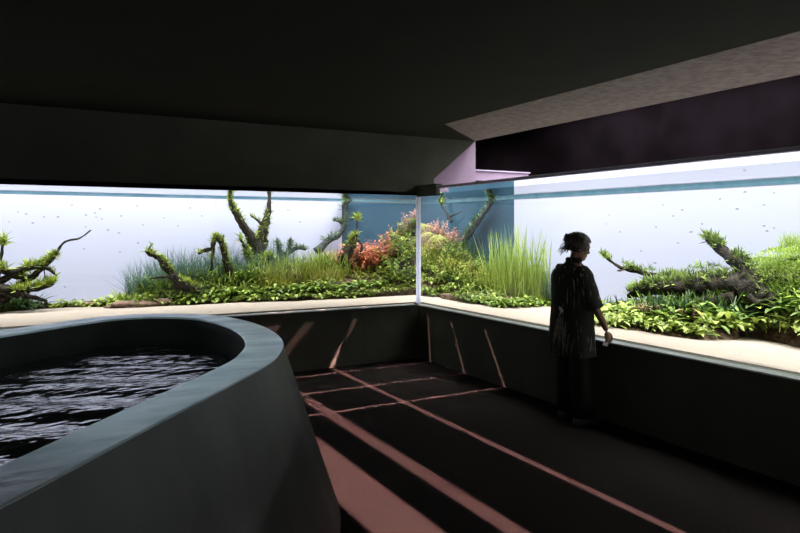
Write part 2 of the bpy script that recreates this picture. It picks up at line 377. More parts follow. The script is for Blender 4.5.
# ------------------------------------------------------------------ plants: one mesh of each kind, then copies
def leaf(bm, p, d, L_, w, bend=0.3, seg=3, fold=0.0, shape='ovate', tw=0.0):
    d = Vector(d).normalized(); side = d.cross(Vector((0, 0, 1)))
    if side.length < 0.05: side = Vector((cos(tw * 7), sin(tw * 7), 0))
    side.normalize(); up = side.cross(d)
    if tw: side = side * cos(tw) + up * sin(tw)
    up = side.cross(d); pr = None; q = Vector(p); cur = d.copy()
    for k in range(seg + 1):
        s = k / seg
        ww = w * (sin(pi * min(0.97, 0.12 + 0.85 * s)) ** 0.8 if shape == 'ovate' else (1 - s) ** 0.6 if shape == 'blade' else (0.35 + 0.65 * sin(pi * s)) * (1 - 0.85 * s * s))
        if fold:
            row = [bm.verts.new(q - side * ww / 2 + up * fold * ww), bm.verts.new(q), bm.verts.new(q + side * ww / 2 + up * fold * ww)]
        else:
            row = [bm.verts.new(q - side * ww / 2), bm.verts.new(q + side * ww / 2)]
        if pr:
            for a in range(len(row) - 1): bm.faces.new((pr[a], pr[a + 1], row[a + 1], row[a]))
        pr = row; cur = (cur - Vector((0, 0, 1)) * bend / seg).normalized(); q = q + cur * (L_ / seg)
def rdir(el0, el1, az=None):
    az = rnd.uniform(0, 2 * pi) if az is None else az; el = radians(rnd.uniform(el0, el1))
    return Vector((cos(az) * cos(el), sin(az) * cos(el), sin(el)))
def broad(n=46, r=0.14, h=0.11, ll=0.085, lw=0.042):
    bm = bmesh.new()
    for _ in range(n):
        a = rnd.uniform(0, 2 * pi); q = r * sqrt(rnd.random()); hh = h * rnd.uniform(0.25, 1) * (1 - 0.4 * q / r)
        s = rnd.uniform(0.7, 1.25)
        leaf(bm, (q * cos(a), q * sin(a), hh), rdir(-5, 55), ll * s, lw * s, 0.7, 3, 0.15)
    for _ in range(n // 3):
        a = rnd.uniform(0, 2 * pi); q = r * sqrt(rnd.random()); leaf(bm, (q * cos(a), q * sin(a), 0), rdir(60, 88), h * 0.9, 0.008, 0.1, 2, 0, 'blade')
    return bm
def stems(n=22, r=0.15, h=0.32, ll=0.055, lw=0.022, step=0.028, lean=12, tri=2):
    bm = bmesh.new()
    for _ in range(n):
        a = rnd.uniform(0, 2 * pi); q = r * sqrt(rnd.random()); p = Vector((q * cos(a), q * sin(a), 0))
        d = (Vector((p.x, p.y, 0)) * 1.6 / max(r, 0.01) * 0.35 + Vector((0, 0, 1)) + rdir(-20, 20) * 0.12).normalized()
        hh = h * rnd.uniform(0.5, 1.05) * (1 - 0.3 * q / r); z = 0.25 * hh; k = 0
        leaf(bm, p, d, hh, 0.005, 0.05, 2, 0, 'blade')
        while z < hh:
            for s in range(tri):
                leaf(bm, p + d * z, rdir(5, 50, k * 1.57 + s * 2 * pi / tri + rnd.uniform(-.5, .5)), ll * rnd.uniform(0.7, 1.2), lw, 0.5, 2)
            z += step; k += 1
    return bm
def fern(n=60, r=0.12, ll=0.2, lw=0.022, el=(15, 80)):
    bm = bmesh.new()
    for _ in range(n):
        a = rnd.uniform(0, 2 * pi); q = r * sqrt(rnd.random()); d = rdir(*el)
        leaf(bm, (q * cos(a), q * sin(a), 0), d, ll * rnd.uniform(0.5, 1.15), lw * rnd.uniform(0.7, 1.2), 0.9, 4, 0.0, 'lance', rnd.uniform(-.4, .4))
    return bm
def grass(n=45, r=0.13, h=0.7, w=0.022, el=(68, 89), bend=0.25):
    bm = bmesh.new()
    for _ in range(n):
        a = rnd.uniform(0, 2 * pi); q = r * sqrt(rnd.random())
        leaf(bm, (q * cos(a), q * sin(a), 0), rdir(*el), h * rnd.uniform(0.4, 1.05), w * rnd.uniform(0.6, 1.2), bend, 5, 0, 'blade', rnd.uniform(-1.2, 1.2))
    return bm
def mossmesh(n=170, r=0.05, ll=0.05, lw=0.008):
    bm = bmesh.new()
    for _ in range(n):
        leaf(bm, rdir(-40, 90) * r * rnd.uniform(0.3, 1), rdir(-10, 88), ll * rnd.uniform(0.5, 1.2), lw, 0.3, 2, 0, 'blade', rnd.uniform(-1, 1))
    return bm
def cushion(n=900, rx=0.3, rz=0.2, ll=0.03, lw=0.012):
    bm = bmesh.new()
    for _ in range(n):
        d = rdir(2, 90); p = Vector((d.x * rx, d.y * rx, d.z * rz)) * rnd.uniform(0.88, 1.02)
        leaf(bm, p, (d + rdir(-20, 80) * 0.9), ll * rnd.uniform(0.6, 1.2), lw, 0.3, 2)
    return bm
LM = {
 'bright': leafmat('leaf_bright_green', (0.06, 0.10, 0.015), (0.38, 0.44, 0.10), (0.20, 0.27, 0.045), trans=0.25),
 'mid':    leafmat('leaf_mid_green', (0.03, 0.065, 0.01), (0.24, 0.33, 0.05), (0.11, 0.18, 0.022), trans=0.25),
 'olive':  leafmat('leaf_olive', (0.08, 0.09, 0.012), (0.36, 0.35, 0.07), (0.19, 0.20, 0.03), trans=0.25),
 'deep':   leafmat('leaf_deep_green', (0.01, 0.03, 0.012), (0.09, 0.15, 0.04), (0.03, 0.07, 0.02), trans=0.25),
 'blue':   leafmat('leaf_blue_green', (0.02, 0.06, 0.05), (0.10, 0.18, 0.13), (0.05, 0.11, 0.08), trans=0.25),
 'lime':   leafmat('leaf_lime', (0.16, 0.26, 0.05), (0.40, 0.47, 0.14), (0.28, 0.38, 0.08)),
 'yellow': leafmat('leaf_pale_yellow', (0.34, 0.36, 0.12), (0.58, 0.56, 0.26), (0.46, 0.46, 0.18)),
 'red':    leafmat('leaf_coral_red', (0.38, 0.10, 0.05), (0.62, 0.28, 0.15), (0.50, 0.17, 0.09)),
 'pink':   leafmat('leaf_pink', (0.45, 0.20, 0.17), (0.62, 0.38, 0.30), (0.5, 0.28, 0.2)),
 'moss':   leafmat('leaf_moss', (0.05, 0.09, 0.008), (0.42, 0.48, 0.07), (0.20, 0.27, 0.03), trans=0.25),
 'lmoss': leafmat('leaf_log_moss', (0.03, 0.06, 0.012), (0.27, 0.34, 0.07), (0.12, 0.18, 0.03), trans=0.25),
 'dmoss':  leafmat('leaf_dark_moss', (0.02, 0.05, 0.015), (0.16, 0.24, 0.06), (0.07, 0.12, 0.04), trans=0.25),
}
MESH = {}
def kind(name, builder, mats, variants=3):
    for mk in mats:
        MESH[name, mk] = []
        for _ in range(variants):
            bm = builder(); me = bpy.data.meshes.new(name); bm.to_mesh(me); bm.free(); me.materials.append(LM[mk]); MESH[name, mk].append(me)
kind('broad', broad, ['bright', 'mid'])
kind('bigbroad', lambda: broad(40, 0.16, 0.15, 0.125, 0.052), ['bright', 'mid'])
kind('stem', stems, ['bright', 'mid', 'olive', 'red', 'pink', 'deep'])
kind('fern', fern, ['bright', 'mid', 'olive', 'deep', 'lime'])
kind('tall', grass, ['lime', 'bright'])
kind('mead', lambda: grass(90, 0.14, 0.30, 0.012, (55, 88), 0.4), ['bright', 'olive', 'lime', 'mid'])
kind('hair', lambda: grass(150, 0.18, 0.42, 0.006, (45, 88), 0.25), ['blue', 'deep'])
kind('cush', cushion, ['yellow', 'lime'], 2)
def plant(name, key, loc, sc, label, group, cat='plant', sz=None):
    o = bpy.data.objects.new(name, rnd.choice(MESH[key])); C.objects.link(o)
    o.location = loc; o.rotation_euler = (rnd.uniform(-.12, .12), rnd.uniform(-.12, .12), rnd.uniform(0, 2 * pi))
    s = sc * rnd.uniform(0.85, 1.15); o.scale = (s, s, (sz or 1) * s)
    return tag(o, label, cat, group)

# ------------------------------------------------------------------ planted banks: front line, middle and back heights read along each bank
BANK = {
 'L': dict(f=[(-40, 313), (0, 311), (30, 308), (60, 307), (100, 306), (140, 306.5), (160, 305), (200, 303.5), (250, 302), (300, 300), (350, 298), (400, 295), (419, 294.5)],
           m=[(-40, 306), (0, 304), (40, 305), (60, 305.5), (100, 303.5), (135, 299), (160, 294), (200, 290), (230, 288), (260, 286), (300, 281), (340, 277), (370, 273), (385, 265), (400, 256), (419, 248)],
           b=[(-40, 301), (0, 300), (60, 304), (100, 301), (135, 292), (160, 284), (200, 278), (230, 275), (260, 271), (300, 264), (340, 260), (370, 257), (385, 250), (400, 233), (419, 218)], u0=-40, u1=419),
 'A': dict(f=[(420, 295), (440, 297), (460, 301), (480, 304), (500, 307.5), (520, 307), (545, 305), (562, 306)],
           m=[(420, 258), (440, 262), (460, 273), (480, 285), (500, 292), (520, 295), (545, 298), (562, 303)],
           b=[(420, 222), (440, 228), (455, 242), (470, 254), (490, 266), (510, 275), (530, 279), (545, 285), (562, 299)], u0=420, u1=562),
 'B': dict(f=[(585, 322), (600, 326), (612, 328), (638, 331), (670, 336), (698, 339), (737, 339), (743, 336), (759, 338), (781, 342), (800, 347), (860, 360)],
           m=[(585, 317), (600, 314), (620, 312), (650, 314), (700, 315), (730, 313), (760, 304), (780, 300), (800, 300), (860, 304)],
           b=[(585, 313), (600, 305), (620, 301), (650, 299), (700, 297), (730, 291), (745, 279), (760, 268), (780, 260), (800, 255), (860, 246)], u0=585, u1=860),
}
def bank(k, u, w, dv=0.0):
    B = BANK[k]; side = 'L' if k == 'L' else 'R'; ax = 1 if k == 'L' else 0
    f = on_sand(u, ip(B['f'], u), side); df = min(f[ax], 2.2); db = 2.2; dm = (df + db) / 2
    pm = tank(u, ip(B['m'], u), side, dm); pb = tank(u, ip(B['b'], u), side, db)
    if w < 0.5: p = f.lerp(pm, w * 2)
    else: p = pm.lerp(pb, w * 2 - 1)
    return p
for k, nm in (('L', 'soil_bank_left'), ('A', 'soil_bank_corner'), ('B', 'soil_bank_right')):
    B = BANK[k]; bm = bmesh.new(); us = [B['u0'] + (B['u1'] - B['u0']) * i / 70 for i in range(71)]; rows = []
    for u in us:
        r = []
        for j in range(17):
            p = bank(k, u, j / 16); e = 1 if 0 < j else 0
            p = p + Vector((0, 0, e * 0.02 * noise.noise(p * 6)))
            if j == 0: p.z = SAND - 0.03
            r.append(bm.verts.new(p))
        p = Vector(r[-1].co); p.z = SAND - 0.05
        r.append(bm.verts.new(p)); rows.append(r)
    for a, b in zip(rows, rows[1:]):
        for j in range(len(a) - 1): bm.faces.new((a[j], b[j], b[j + 1], a[j + 1]))
    for r in (rows[0], rows[-1]):
        q = Vector(r[0].co); bm.faces.new(r)
    bmesh.ops.recalc_face_normals(bm, faces=bm.faces)
    struct(nm, bm, M['soil'], True)
def row(k, name, key, u0, u1, step, w, sc, label, group, wj=0.04, sz=None, dz=-0.015):
    u = u0
    while u <= u1:
        p = bank(k, u + rnd.uniform(-.3, .3) * step, min(0.98, max(0.0, w + rnd.uniform(-wj, wj))))
        plant(name, key, p + Vector((0, 0, dz)), sc, label, group, sz=sz); u += step

# left tank
row('L', 'broadleaf_plant', ('broad', 'bright'), 62, 90, 9, 0.10, 0.8, 'small bright broad leaved plant alone on the pale sand of the left tank', 'small plants on the open sand', 0.08)
row('L', 'broadleaf_plant', ('broad', 'bright'), 98, 418, 8, 0.06, 0.85, 'low bright broad leaved plant along the sand edge of the left tank', 'front row of the left tank')
row('L', 'broadleaf_plant', ('broad', 'mid'), 112, 418, 9, 0.20, 0.95, 'low mid green plant just behind the front row of the left tank', 'second row of the left tank')
row('L', 'fern_plant', ('fern', 'bright'), 118, 250, 11, 0.38, 1.0, 'bright fern on the bank among the mossy branches of the left tank', 'ferns on the left bank', 0.08)
row('L', 'fern_plant', ('fern', 'mid'), 150, 280, 11, 0.58, 1.2, 'green fern high on the left bank under the forked branch', 'ferns under the forked branch', 0.08)
row('L', 'hair_grass', ('hair', 'blue'), 139, 182, 6, 0.88, 1.12, 'fine blue green hair grass behind the low mossy branch', 'hair grass behind the mossy branch', 0.06)
row('L', 'hair_grass', ('hair', 'blue'), 186, 290, 9, 0.90, 1.15, 'fine blue green hair grass at the foot of the forked branch', 'hair grass behind the forked branch', 0.05)
row('L', 'meadow_grass', ('mead', 'bright'), 264, 342, 6.5, 0.72, 1.3, 'arching bright green meadow grass left of the red plants', 'meadow grass left of the red plants', 0.14)
row('L', 'meadow_grass', ('mead', 'olive'), 264, 336, 8, 0.46, 1.0, 'olive meadow grass in the middle of the left bank', 'olive grass of the left bank', 0.08)
row('L', 'fern_plant', ('fern', 'olive'), 335, 384, 9, 0.48, 0.9, 'olive fern below the red plants of the left tank', 'ferns below the red plants', 0.09)
row('L', 'red_stem_plant', ('stem', 'red'), 343, 396, 4.2, 0.74, 1.22, 'coral red bushy stem plant beside the dark leaning wood', 'red plants of the left tank', 0.12)
row('L', 'green_stem_plant', ('stem', 'bright'), 388, 418, 6, 0.34, 0.9, 'bright green small leaved bush low beside the corner post, left pane', 'bushes left of the corner post, low', 0.08)
row('L', 'green_stem_plant', ('stem', 'bright'), 389, 418, 6, 0.62, 0.95, 'bright green small leaved bush halfway up beside the corner post, left pane', 'bushes left of the corner post, middle', 0.1)
row('L', 'green_stem_plant', ('stem', 'mid'), 394, 418, 6, 0.88, 0.95, 'green bush at the back against the dark blue panel, left pane', 'bushes against the dark blue panel', 0.06)
row('L', 'pink_stem_plant', ('stem', 'pink'), 400, 416, 8, 0.95, 0.8, 'pinkish stem plant topping the hill left of the corner post', 'pink plants left of the corner post', 0.02)
row('L', 'dark_fern', ('fern', 'deep'), -20, 32, 5, 0.40, 1.15, 'dark green fern under the bare branches at the far left', 'dark ferns at the far left', 0.15)
row('L', 'fern_plant', ('fern', 'bright'), -20, 22, 7, 0.15, 0.8, 'bright fern on the sand at the far left below the branches', 'bright ferns at the far left', 0.05)
row('L', 'fern_plant', ('fern', 'bright'), 166, 278, 9, 0.72, 1.45, 'large bright fern behind the arched branch of the left tank', 'large ferns behind the arched branch', 0.1)
row('L', 'green_stem_plant', ('stem', 'mid'), 150, 285, 12, 0.66, 0.9, 'green leafy stem plant between the mossy branches of the left tank', 'stem plants between the branches', 0.1)
row('L', 'broadleaf_plant', ('broad', 'bright'), 120, 330, 10, 0.32, 0.95, 'leafy plant in the third row of the left bank', 'third row of the left tank', 0.05)
row('L', 'dark_fern', ('fern', 'deep'), 170, 260, 14, 0.5, 1.0, 'dark green fern in the shade of the left branches', 'dark ferns of the left bank', 0.1)
row('L', 'fern_plant', ('fern', 'bright'), 386, 418, 8, 0.2, 0.9, 'bright fern at the foot of the hill left of the corner post', 'ferns left of the corner post', 0.06)
row('A', 'fern_plant', ('fern', 'bright'), 424, 500, 9, 0.44, 0.8, 'bright fern between the bushes of the corner hill', 'ferns on the corner hill', 0.12)
row('A', 'dark_fern', ('fern', 'deep'), 428, 495, 12, 0.3, 0.8, 'dark fern low on the corner hill', 'dark ferns on the corner hill', 0.1)
row('B', 'fern_plant', ('fern', 'mid'), 640, 760, 8, 0.66, 1.25, 'mid green fern rising behind the front leaves under the log', 'ferns around the log', 0.08)
row('L', 'fern_plant', ('fern', 'bright'), 392, 418, 7, 0.45, 0.85, 'bright fern halfway up the hill left of the corner post', 'ferns on the hill left of the corner post', 0.06)
row('L', 'fern_plant', ('fern', 'bright'), 393, 418, 6, 0.76, 0.85, 'bright fern near the top of the hill left of the corner post', 'ferns near the hill top left of the corner post', 0.08)
row('A', 'fern_plant', ('fern', 'bright'), 424, 470, 7, 0.62, 0.8, 'bright fern high on the corner hill below the pale cushions', 'ferns below the pale cushions', 0.06)
row('A', 'broadleaf_plant', ('broad', 'bright'), 424, 500, 9, 0.34, 1.0, 'bright leafy plant in the third row of the corner hill', 'third row of the corner hill', 0.06)
# corner hill seen through the right pane
row('A', 'broadleaf_plant', ('broad', 'mid'), 424, 560, 8, 0.05, 0.85, 'low mid green plant along the sand edge right of the corner post', 'front row right of the corner post')
row('A', 'broadleaf_plant', ('broad', 'bright'), 424, 556, 8, 0.18, 0.85, 'bright low plant behind the front row right of the corner post', 'second row right of the corner post')
row('A', 'green_stem_plant', ('stem', 'bright'), 424, 486, 7, 0.34, 0.85, 'bright green small leaved bush low on the corner hill', 'bushes low on the corner hill', 0.07)
row('A', 'olive_stem_plant', ('stem', 'olive'), 424, 500, 7, 0.52, 0.85, 'olive yellow small leaved bush halfway up the corner hill', 'olive bushes on the corner hill', 0.08)
row('A', 'green_stem_plant', ('stem', 'mid'), 446, 500, 7, 0.74, 0.85, 'mid green bush on the right shoulder of the corner hill', 'bushes on the hill shoulder', 0.08)
row('A', 'yellow_cushion_plant', ('cush', 'yellow'), 423, 447, 7, 0.80, 0.72, 'pale yellow cushion of fine leaves at the hill top beside the corner post', 'pale cushions on the corner hill', 0.06)
row('A', 'pink_stem_plant', ('stem', 'pink'), 441, 458, 6, 0.94, 0.85, 'pinkish red stem plant on top of the corner hill', 'pink plants on the corner hill', 0.03)
row('A', 'hair_grass', ('hair', 'deep'), 466, 500, 8, 0.92, 0.75, 'dark hair grass against the dark blue panel right of the hill', 'hair grass against the blue panel', 0.04)
row('A', 'tall_ribbon_grass', ('tall', 'lime'), 493, 546, 6, 0.62, 1.0, 'tall lime green ribbon grass left of the visitor', 'tall grass left of the visitor', 0.12, sz=1.25)
row('A', 'tall_ribbon_grass', ('tall', 'bright'), 490, 545, 8, 0.42, 0.72, 'shorter bright ribbon grass in front of the tall grass', 'short ribbon grass left of the visitor', 0.08)
row('A', 'hair_grass', ('hair', 'blue'), 540, 562, 6, 0.80, 1.0, 'fine blue green hair grass just left of the visitor', 'hair grass beside the visitor', 0.1)
# right tank, right of the visitor
row('B', 'broadleaf_plant', ('broad', 'bright'), 592, 668, 9, 0.12, 1.1, 'leafy bright green plant on the sand edge right of the visitor', 'front leaves right of the visitor', 0.08)
row('B', 'broadleaf_plant', ('broad', 'bright'), 590, 645, 8, 0.36, 1.35, 'leafy bright green plant behind the front leaves right of the visitor', 'second leaves right of the visitor', 0.08)
row('B', 'large_leaf_plant', ('bigbroad', 'bright'), 672, 858, 13, 0.16, 0.9, 'large leaved green plant on the sand edge at the right', 'large leaved plants at the right', 0.1)
row('B', 'large_leaf_plant', ('bigbroad', 'mid'), 664, 858, 12, 0.36, 0.95, 'darker large leaved plant in the second row at the right', 'second row of large leaves', 0.08)
row('B', 'red_grass', ('stem', 'pink'), 636, 690, 9, 0.42, 0.55, 'low reddish plant under the long branch at the right', 'reddish plants under the long branch', 0.08)
row('B', 'dark_fern', ('fern', 'deep'), 640, 755, 6, 0.52, 1.25, 'dark fern in the shade below the long branch', 'dark ferns below the long branch', 0.12)
row('B', 'dark_fern', ('fern', 'deep'), 610, 735, 10, 0.88, 0.7, 'dark fern behind the long branch', 'dark ferns behind the long branch', 0.08)
row('B', 'fern_plant', ('fern', 'lime'), 752, 858, 9, 0.58, 0.9, 'lime fern on the slope of the green mound at the right edge', 'lime ferns on the mound', 0.1)
row('B', 'lime_cushion_plant', ('cush', 'lime'), 748, 860, 10, 0.90, 0.85, 'smooth lime green cushion on the mound at the right edge', 'lime cushions on the mound', 0.06)
row('B', 'lime_cushion_plant', ('cush', 'lime'), 756, 860, 11, 0.74, 0.7, 'lime green cushion lower on the slope of the right mound', 'lime cushions on the slope', 0.05)
row('B', 'fern_plant', ('fern', 'mid'), 735, 800, 7, 0.52, 1.05, 'mid green fern hiding the thick end of the log', 'ferns at the thick end of the log', 0.08)
row('B', 'meadow_grass', ('mead', 'lime'), 789, 797, 8, 0.97, 0.5, 'spiky lime grass tuft on top of the right mound', 'grass tufts on the right mound', 0.0, dz=0.12)

# ------------------------------------------------------------------ driftwood with moss
def moss_on(pts, rads, n, ll=0.055, lw=0.010, t0=0.0, t1=1.0, up=0.75):
    bm = bmesh.new(); Pp = catmull(pts, 6)
    for _ in range(int(n * 1.9)):
        t_ = rnd.uniform(t0, t1) * (len(Pp) - 1); i = min(int(t_), len(Pp) - 2); p = Pp[i].lerp(Pp[i + 1], t_ - i)
        r = ip([(j * 6, q) for j, q in enumerate(rads)], t_)
        if noise.noise(p * 6) < 0.02 - 0.45 * rnd.random(): continue
        d = (rdir(-30, 90) + Vector((0, 0, up))).normalized()
        leaf(bm, p + d * r * 0.8, (d + rdir(-30, 60) * 0.8), 1.35 * ll * rnd.uniform(0.4, 1.25), 1.5 * lw, 0.4, 2, 0, 'lance', rnd.uniform(-1, 1))
    return bm
def wood(name, label, side, branches, m='wood', mossk='moss'):
    """branches: (list of (u, v, depth), list of radii, moss count or None, moss from, moss to)"""
    root = tank(*branches[0][0][0][:2], side, branches[0][0][0][2])
    bm = bmesh.new(); mo = []
    for br in branches:
        pts = [tank(u, v, side, dpt) - root for u, v, dpt in br[0]]
        tube(bm, pts, [0.82 * q for q in br[1]], 9, 0.7, rnd.uniform(0, 50), 5)
        if len(br) > 2 and br[2]: mo.append(moss_on(pts, br[1], br[2], *(br[5] if len(br) > 5 else (0.055, 0.010)), *(br[3:5] if len(br) > 4 else (0, 1))))
    o = obj(name, bm, M[m], None, True, root); tag(o, label, 'driftwood')
    for b_ in mo: obj('moss', b_, LM[mossk], o)
    return o
wood('driftwood_branch', 'thin dark branches with moss reaching over bare sand at the far left', 'L', [
    ([(-25, 296, 1.9), (0, 282, 1.9), (20, 270, 1.9), (42, 266, 1.9), (52, 259, 1.9), (57, 252, 1.9), (65, 242, 1.9), (80, 238, 1.9), (91, 230, 1.9)], [.06, .055, .045, .036, .03, .02, .016, .013, .009], 330, 0.2, 0.56, (0.075, 0.012)),
    ([(-14, 306, 1.9), (5, 297, 1.9), (18, 286, 1.9), (30, 279, 1.9), (43, 267, 1.9)], [.08, .07, .055, .045, .03], 60),
    ([(-25, 288, 1.8), (2, 290, 1.8), (18, 293, 1.8), (34, 289, 1.8), (46, 286, 1.8), (54, 283, 1.8)], [.08, .07, .06, .045, .035, .02], 240, 0.35, 1.0, (0.075, 0.012)),
    ([(20, 294, 1.75), (32, 297, 1.75), (44, 300, 1.75), (46, 301.5, 1.75), (46, 306, 1.75)], [.04, .028, .022, .02, .014]),
    ([(43, 267, 1.9), (50, 270, 1.88), (57, 276, 1.86)], [.03, .028, .005], 40),
    ([(44, 268, 1.9), (45, 276, 1.9), (45, 284, 1.85)], [.009, .008, .006]),
    ([(-3, 282, 2.0), (1, 258, 2.0), (4, 236, 2.0)], [.03, .022, .01], 60, 0.7, 0.9, (0.09, 0.012)),
    ([(-30, 272, 1.9), (-6, 270, 1.9), (10, 273, 1.9), (24, 278, 1.9)], [.05, .05, .05, .04], 340, 0.2, 1.0, (0.085, 0.013)),
], 'wood', 'moss')
wood('driftwood_branch', 'low dark mossy branch curling up left, front of the left bank', 'L', [
    ([(207, 297, 1.75), (192, 289, 1.75), (178, 282, 1.75), (168, 270, 1.75), (160, 259, 1.75), (152, 255, 1.75), (145, 251, 1.75)], [.09, .085, .075, .055, .045, .038, .014], 520, 0.1, 1.0),
    ([(174, 276, 1.7), (160, 277, 1.62), (150, 279, 1.6)], [.03, .018, .01]),
    ([(152, 255, 1.75), (149, 250, 1.75), (151, 245, 1.75)], [.025, .018, .006], 30)])
wood('driftwood_branch', 'mossy branch bent like an arch left of the forked branch', 'L', [
    ([(238, 292, 1.95), (231, 276, 1.95), (226, 260, 1.95), (222, 245, 1.95), (216, 238, 1.95), (213, 246, 1.95), (212, 262, 1.95), (211, 272, 1.95)], [.085, .07, .06, .05, .045, .035, .02, .012], 420, 0.1, 0.85),
    ([(214, 248, 1.95), (204, 251, 1.95), (198, 254, 1.95)], [.035, .03, .015], 130),
    ([(223, 242, 1.95), (224, 234, 1.95)], [.02, .006], 25)])
wood('driftwood_branch', 'tall forked branch with mossy arms reaching the water surface', 'L', [
    ([(262, 288, 2.2), (259, 270, 2.2), (258, 252, 2.2), (250, 236, 2.2), (240, 220, 2.2), (232, 206, 2.2), (229, 194, 2.2)], [.15, .12, .11, .085, .06, .045, .022], 420, 0.3, 0.95),
    ([(258, 262, 2.2), (262, 240, 2.2), (265, 226, 2.2), (269, 208, 2.2), (269, 194, 2.2)], [.11, .10, .07, .045, .02], 420, 0.1, 0.8),
    ([(264, 226, 2.2), (257, 220, 2.2), (250, 215, 2.2)], [.035, .025, .008], 30),
    ([(256, 276, 2.15), (249, 262, 2.15), (246, 250, 2.15), (240, 238, 2.15)], [.07, .05, .04, .015], 240, 0.2, 1.0, (0.08, 0.013)),
    ([(258, 268, 2.1), (264, 262, 2.05), (271, 258, 2.0)], [.06, .05, .02], 260, 0, 1, (0.09, 0.014))], 'wood', 'moss')
wood('driftwood_branch', 'short dark twiggy stump between the forked branch and the meadow grass', 'L', [
    ([(284, 272, 2.25), (282, 258, 2.25), (277, 242, 2.25)], [.07, .055, .02], 170),
    ([(283, 262, 2.25), (289, 250, 2.25), (291, 242, 2.25)], [.05, .035, .02], 150),
    ([(284, 258, 2.25), (297, 248, 2.3), (306, 250, 2.3)], [.035, .03, .012], 90)], 'wood', 'dmoss')
wood('driftwood_branch', 'curved bluish branch rising beside the dark blue panel edge', 'L', [
    ([(316, 252, 2.38), (328, 241, 2.38), (340, 233, 2.38), (345, 220, 2.38), (344, 208, 2.38), (350, 200, 2.36), (357, 197, 2.34)], [.07, .065, .055, .045, .04, .03, .01], 420, 0.1, 1.0, (0.07, 0.012)),
    ([(344, 224, 2.38), (338, 221, 2.38), (333, 221, 2.38)], [.03, .02, .008], 40)], 'greywood', 'dmoss')
wood('driftwood_stump', 'thick dark leaning stump in front of the red plants', 'L', [
    ([(341, 270, 1.85), (345, 258, 1.85), (351, 245, 1.85), (356, 234, 1.85)], [.13, .12, .085, .045], 160, 0.5, 1.0),
    ([(342, 268, 1.85), (352, 264, 1.82), (360, 256, 1.8), (362, 246, 1.82), (358, 240, 1.85)], [.06, .045, .03, .02, .01]),
    ([(355, 236, 1.85), (357, 226, 1.85), (357, 217, 1.85)], [.015, .009, .005], 60, 0.7, 1.0, (0.08, 0.014))])
wood('driftwood_root', 'low dark root lying at the foot of the red plants', 'L', [
    ([(320, 292, 1.7), (335, 288, 1.7), (352, 286, 1.75), (372, 284, 1.8), (388, 284, 1.85)], [.03, .06, .07, .05, .02], 60)])
wood('driftwood_root', 'small dark crossed root low in the olive grass', 'L', [
    ([(293, 296, 1.65), (300, 286, 1.68), (306, 280, 1.7)], [.03, .03, .008]),
    ([(312, 296, 1.65), (303, 288, 1.66), (294, 274, 1.68)], [.025, .03, .008])])
wood('driftwood_branch', 'dark mossy branch slanting against the dark blue panel', 'R', [
    ([(460, 250, 2.3), (470, 232, 2.35), (481, 217, 2.38), (490, 205, 2.38), (493, 199, 2.38)], [.08, .07, .055, .04, .02], 420, 0.1, 1.0, (0.06, 0.011))], 'greywood', 'dmoss')
wood('driftwood_root', 'dark root sloping down the corner hill among the bushes', 'R', [
    ([(432, 262, 1.75), (442, 272, 1.7), (455, 284, 1.62), (468, 290, 1.58)], [.05, .075, .07, .03], 60)])
wood('driftwood_branch', 'thin reddish twig with a green tip at the top of the corner hill', 'R', [
    ([(452, 222, 2.1), (446, 213, 2.1), (441, 204, 2.1), (440, 196, 2.1)], [.03, .022, .014, .006], 90, 0.6, 1.0, (0.09, 0.016)),
    ([(447, 218, 2.1), (456, 214, 2.1), (462, 211, 2.1)], [.022, .015, .006])], 'wood', 'moss')
wood('driftwood_log', 'long dark log with a thin mossy branch pointing left towards the visitor', 'R', [
    ([(790, 316, 1.9), (768, 300, 1.9), (745, 290, 1.9), (715, 284, 1.9), (685, 281, 1.95), (660, 278, 2.0), (640, 272, 2.05), (622, 268, 2.1), (612, 262, 2.1), (601, 254, 2.1)], [.16, .17, .17, .15, .10, .05, .034, .026, .02, .008], 700, 0.25, 1.0, (0.055, 0.010)),
    ([(740, 284, 1.85), (705, 288, 1.85), (670, 288, 1.85), (645, 290, 1.85), (628, 296, 1.85)], [.14, .13, .10, .08, .03], 420, 0.1, 0.95, (0.085, 0.014)),
    ([(752, 285, 1.95), (742, 268, 1.95), (730, 256, 1.95), (718, 247, 1.95), (706, 238, 1.95)], [.15, .10, .075, .06, .02], 380, 0.1, 1.0, (0.07, 0.013)),
    ([(775, 308, 1.8), (758, 304, 1.72), (748, 296, 1.7)], [.08, .06, .03]),
    ([(735, 300, 1.75), (715, 303, 1.75), (690, 304, 1.75)], [.11, .10, .05])], 'wood', 'lmoss')
# tufts on the long branch
for u, v, s in ((606, 258, .8), (628, 264, 1.25), (650, 270, 1.15), (671, 272, 1.15), (697, 268, 1.3), (714, 266, 1.2)):
    plant('branch_fern', ('fern', 'mid'), tank(u, v, 'R', 2.0), 0.42 * s, 'fern tuft growing on the long branch right of the visitor', 'fern tufts on the long branch')

# rocks
def rock(u, v, side, sx, sy, sz, label):
    bm = bmesh.new(); bmesh.ops.create_icosphere(bm, subdivisions=3, radius=1); sd = rnd.uniform(0, 60)
    for w_ in bm.verts:
        k = 1 + 0.35 * noise.noise(w_.co * 1.3 + Vector((sd, 0, 0))) + 0.12 * noise.noise(w_.co * 4 + Vector((sd, 0, 0)))
        w_.co = Vector((w_.co.x * sx * k, w_.co.y * sy * k, w_.co.z * sz * k))
    p = on_sand(u, v, side); p.z = SAND + sz * 0.35
    o = obj('flat_rock', bm, M['rock'], None, True, p); o.rotation_euler = (0, 0, rnd.uniform(-.3, .3)); return tag(o, label, 'rock')
rock(96, 306, 'L', .26, .10, .05, 'flat brown rock at the left end of the front planting')
rock(132, 306.5, 'L', .30, .12, .06, 'flat brown rock in front of the hair grass, left tank')
rock(160, 305, 'L', .24, .10, .07, 'brown rock below the low mossy branch')
